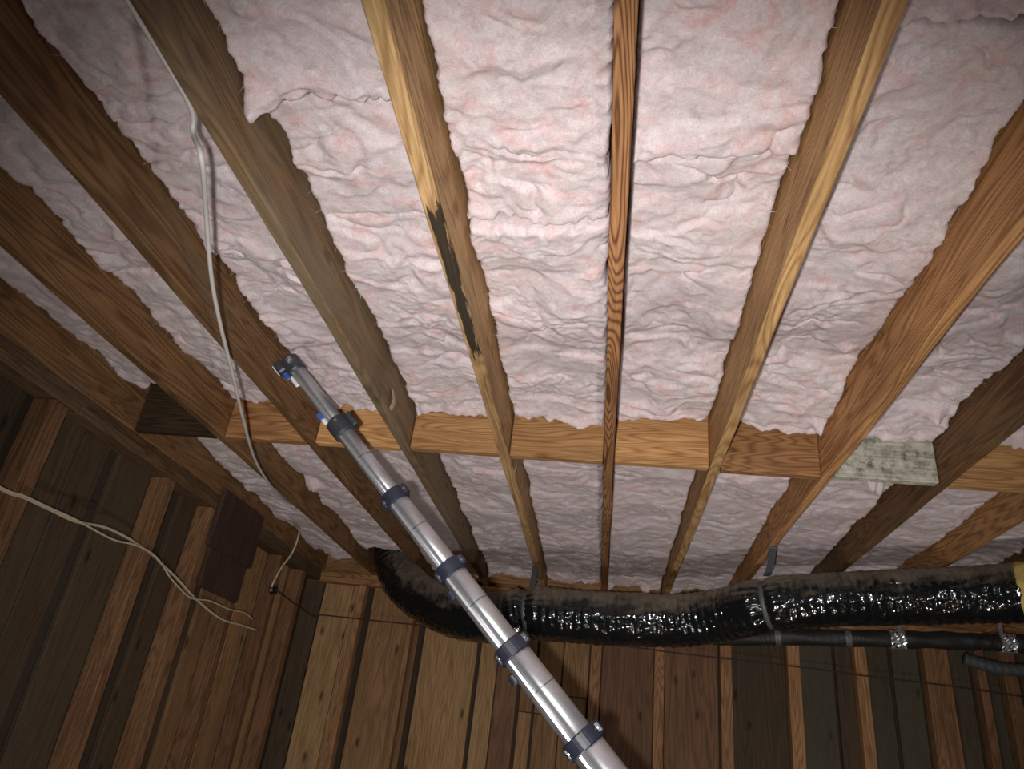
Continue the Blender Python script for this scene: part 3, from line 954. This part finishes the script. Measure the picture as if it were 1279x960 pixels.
# ------------------------------------------------------------------ small wrapped pipe under the duct
LP = [(0.45, 4.78, 0.80), (0.86, 4.72, 0.82), (1.05, 4.66, 0.834), (1.36, 4.60, 0.848), (1.62, 4.56, 0.862), (2.05, 4.52, 0.884), (2.42, 4.49, 0.896), (2.9, 4.47, 0.91)]
lp = catmull(LP, 20)
pipe = empty('wrapped_pipe', LP[0])
tag(pipe, 'thin black wrapped pipe with foil tape bits hanging behind the big duct', 'pipe')
adopt(link('pipe_wrap', tube_mesh('pipe_wrap', lp, 0.046, 28, True, lambda i, a, s: 0.0025 * math.sin(s * 240) + 0.002 * math.sin(a * 3 + s * 20)), M['mesh'], None, smooth=True), pipe)
for x in (1.03, 1.40, 1.66, 2.22, 2.62):
    i = min(range(len(lp)), key=lambda j: abs(lp[j].x - x))
    w_ = 0.016 if x < 1.5 else 0.04
    n = (lp[i + 1] - lp[i - 1]).normalized()
    pp = [lp[i] + n * (w_ * (q / 6 - 0.5) * 2) for q in range(7)]
    mt = M['strap'] if x < 1.5 else M['foil']
    adopt(link('foil_tape' if x > 1.5 else 'tape_ring', tube_mesh('tape', pp, 0.050, 24, True, lambda i, a, s: 0.006 * math.sin(a * 5 + s * 190) * (1 if w_ > 0.02 else 0.1)), mt, None, smooth=False), pipe)
for x, lab in ((1.68, 'narrow foil strap on the thin wrapped pipe, nearer its tape rings'), (2.20, 'narrow foil strap on the thin wrapped pipe, over the grey pipe loop')):
    i = min(range(len(lp)), key=lambda j: abs(lp[j].x - x))
    p = lp[i]
    ribbon('hanger_strap', [(p.x, p.y, H - 0.002), (p.x + 0.005, p.y, 1.0), (p.x, p.y, p.z + 0.045)], 0.022, 0.0015, (1, 0, 0), M['foil'],
           lab, 'strap', 'pipe straps')
LP2 = [(2.02, 4.60, 0.80), (2.2, 4.58, 0.765), (2.4, 4.56, 0.775), (2.6, 4.54, 0.82), (2.9, 4.5, 0.83)]
p2 = catmull(LP2, 14)
M['greywrap'] = plain('grey_pipe_wrap', srgb(70, 72, 72), 0.6, var=0.3, scale=50, bump=0.6)
tag(link('pipe_loop', tube_mesh('pipe_loop', p2, 0.035, 20, True, lambda i, a, s: 0.003 * math.sin(s * 160 + a)), M['greywrap'], None, smooth=True), 'sagging grey pipe loop below the thin wrapped pipe', 'pipe')

# ------------------------------------------------------------------ cables
M['cable'] = plain('white_cable_jacket', srgb(196, 192, 186), 0.5, var=0.12)
M['cable_old'] = plain('old_cream_cable', srgb(186, 172, 146), 0.6, var=0.15)
M['wire'] = plain('rusty_wire', srgb(62, 44, 34), 0.7, var=0.3)
M['knob'] = plain('black_insulator', srgb(18, 18, 18), 0.35)


def cable(name, pts, r, mat, label, cat='cable', group=None, n=10):
    o = link(name, tube_mesh(name, catmull(pts, n), r, 10, True), mat, None, smooth=True)
    return tag(o, label, cat, group)


def unproject(u, v, **kw):
    d = _f + _r2 * ((u - 639.5) / FPX) - _u2 * ((v - 480) / FPX)
    if 'x' in kw: return d * (kw['x'] / d.x)
    if 'y' in kw: return d * (kw['y'] / d.y)
    if 'z' in kw: return d * (kw['z'] / d.z)
    return d * kw['d']


cp = [(-0.8585, 0.30, H + 0.004), (-0.8585, 0.72, H + 0.004), (-0.8595, 0.93, H + 0.002), (-0.872, 0.985, H - 0.02)]
hang = [(252, 200, 1.42), (258, 275, 1.62), (264, 345, 1.80), (274, 400, 1.98), (290, 465, 2.25), (303, 520, 2.55), (317, 570, 2.95), (335, 602, 3.30)]
for u, v, d in hang:
    cp.append(tuple(unproject(u, v, d=d)))
cp.append((-1.672, 3.47, H - 0.006))
cp.append((-1.672, 3.62, H + 0.004))
cable('white_cable', cp, 0.0055, M['cable'], 'white cable drooping from a grey brown joist across to the next bays')
c2 = [(-1.90, 4.12, H + 0.05)] + [tuple(unproject(u, v, x=x)) for u, v, x in ((374, 662, -1.93), (366, 688, -1.97), (352, 708, -2.0), (342, 726, -2.015))] + [(-2.022, 4.33, 0.775)]
cable('loose_cable', c2, 0.006, M['cable_old'], 'cream cable dropping to the black insulator on the side wall')
dx = [(-2.0, 1.75, 0.60)]
base = [(0, 610), (30, 621), (62, 636), (95, 651)]
upA = [(130, 658), (160, 672), (190, 692), (203, 705), (222, 723), (245, 748), (275, 772), (300, 780), (322, 787)]
upB = [(140, 675), (168, 682), (190, 693), (202, 706), (212, 722), (226, 738), (240, 749), (262, 752), (285, 762), (305, 767), (316, 775)]
for nm, path, r, lab in (('twin_cable', upA, 0.0058, 'thicker cream cable strung along the plank side wall'), ('twin_wire', upB, 0.0042, 'thinner cream wire twisted round the cable on the plank side wall')):
    off = 0.010 if nm == 'twin_wire' else 0.0
    pts = [(-1.99 + off, 1.7, 0.62)] + [tuple(unproject(u, v - off * 200, x=-1.99 + off * 2)) for u, v in base + path]
    cable(nm, pts, r, M['cable_old'], lab, 'cable', 'cables on the side wall', 6)
ins = tag(link('insulator', tube_mesh('insulator', [Vector((-2.037, 4.36, 0.765)), Vector((-2.030, 4.36, 0.765)), Vector((-2.015, 4.36, 0.765)), Vector((-2.005, 4.36, 0.765))], [0.026, 0.032, 0.024, 0.028], 20), M['knob'], None, smooth=False),
          'small black insulator knob on the side wall', 'insulator')
wp = [(-2.0, 4.36, 0.765), (-2.02, 4.72, 0.755), (-2.005, 5.06, 0.74)]
wp += [tuple(unproject(u, v, y=YW - 0.012)) for u, v in ((404, 768), (470, 775), (530, 781), (620, 790), (700, 800), (790, 808), (850, 816), (930, 825), (1000, 833), (1090, 845), (1190, 857), (1279, 870))]
cable('thin_wire', wp, 0.0045, M['wire'], 'thin rusty wire stretched across the far plank wall', 'wire')

# ------------------------------------------------------------------ torn paper scraps on the joists
M['paper'] = plain('tan_paper', srgb(176, 150, 126), 0.9, var=0.2, scale=60)
for pts, wd, lab in (([(-0.809, 2.30, H + 0.085), (-0.800, 2.31, H + 0.045), (-0.806, 2.31, H + 0.008)], 0.030, 'torn tan paper scrap stuck to the grey brown joist'),
                     ([(-0.402, 2.80, H + 0.055), (-0.394, 2.81, H + 0.02), (-0.400, 2.81, H - 0.015)], 0.030, 'torn tan paper scrap hanging beside the mould streaked joist')):
    ribbon('paper_scrap', pts, wd, 0.0015, (0, 1, 0.1), M['paper'], lab, 'scrap', 'paper scraps')
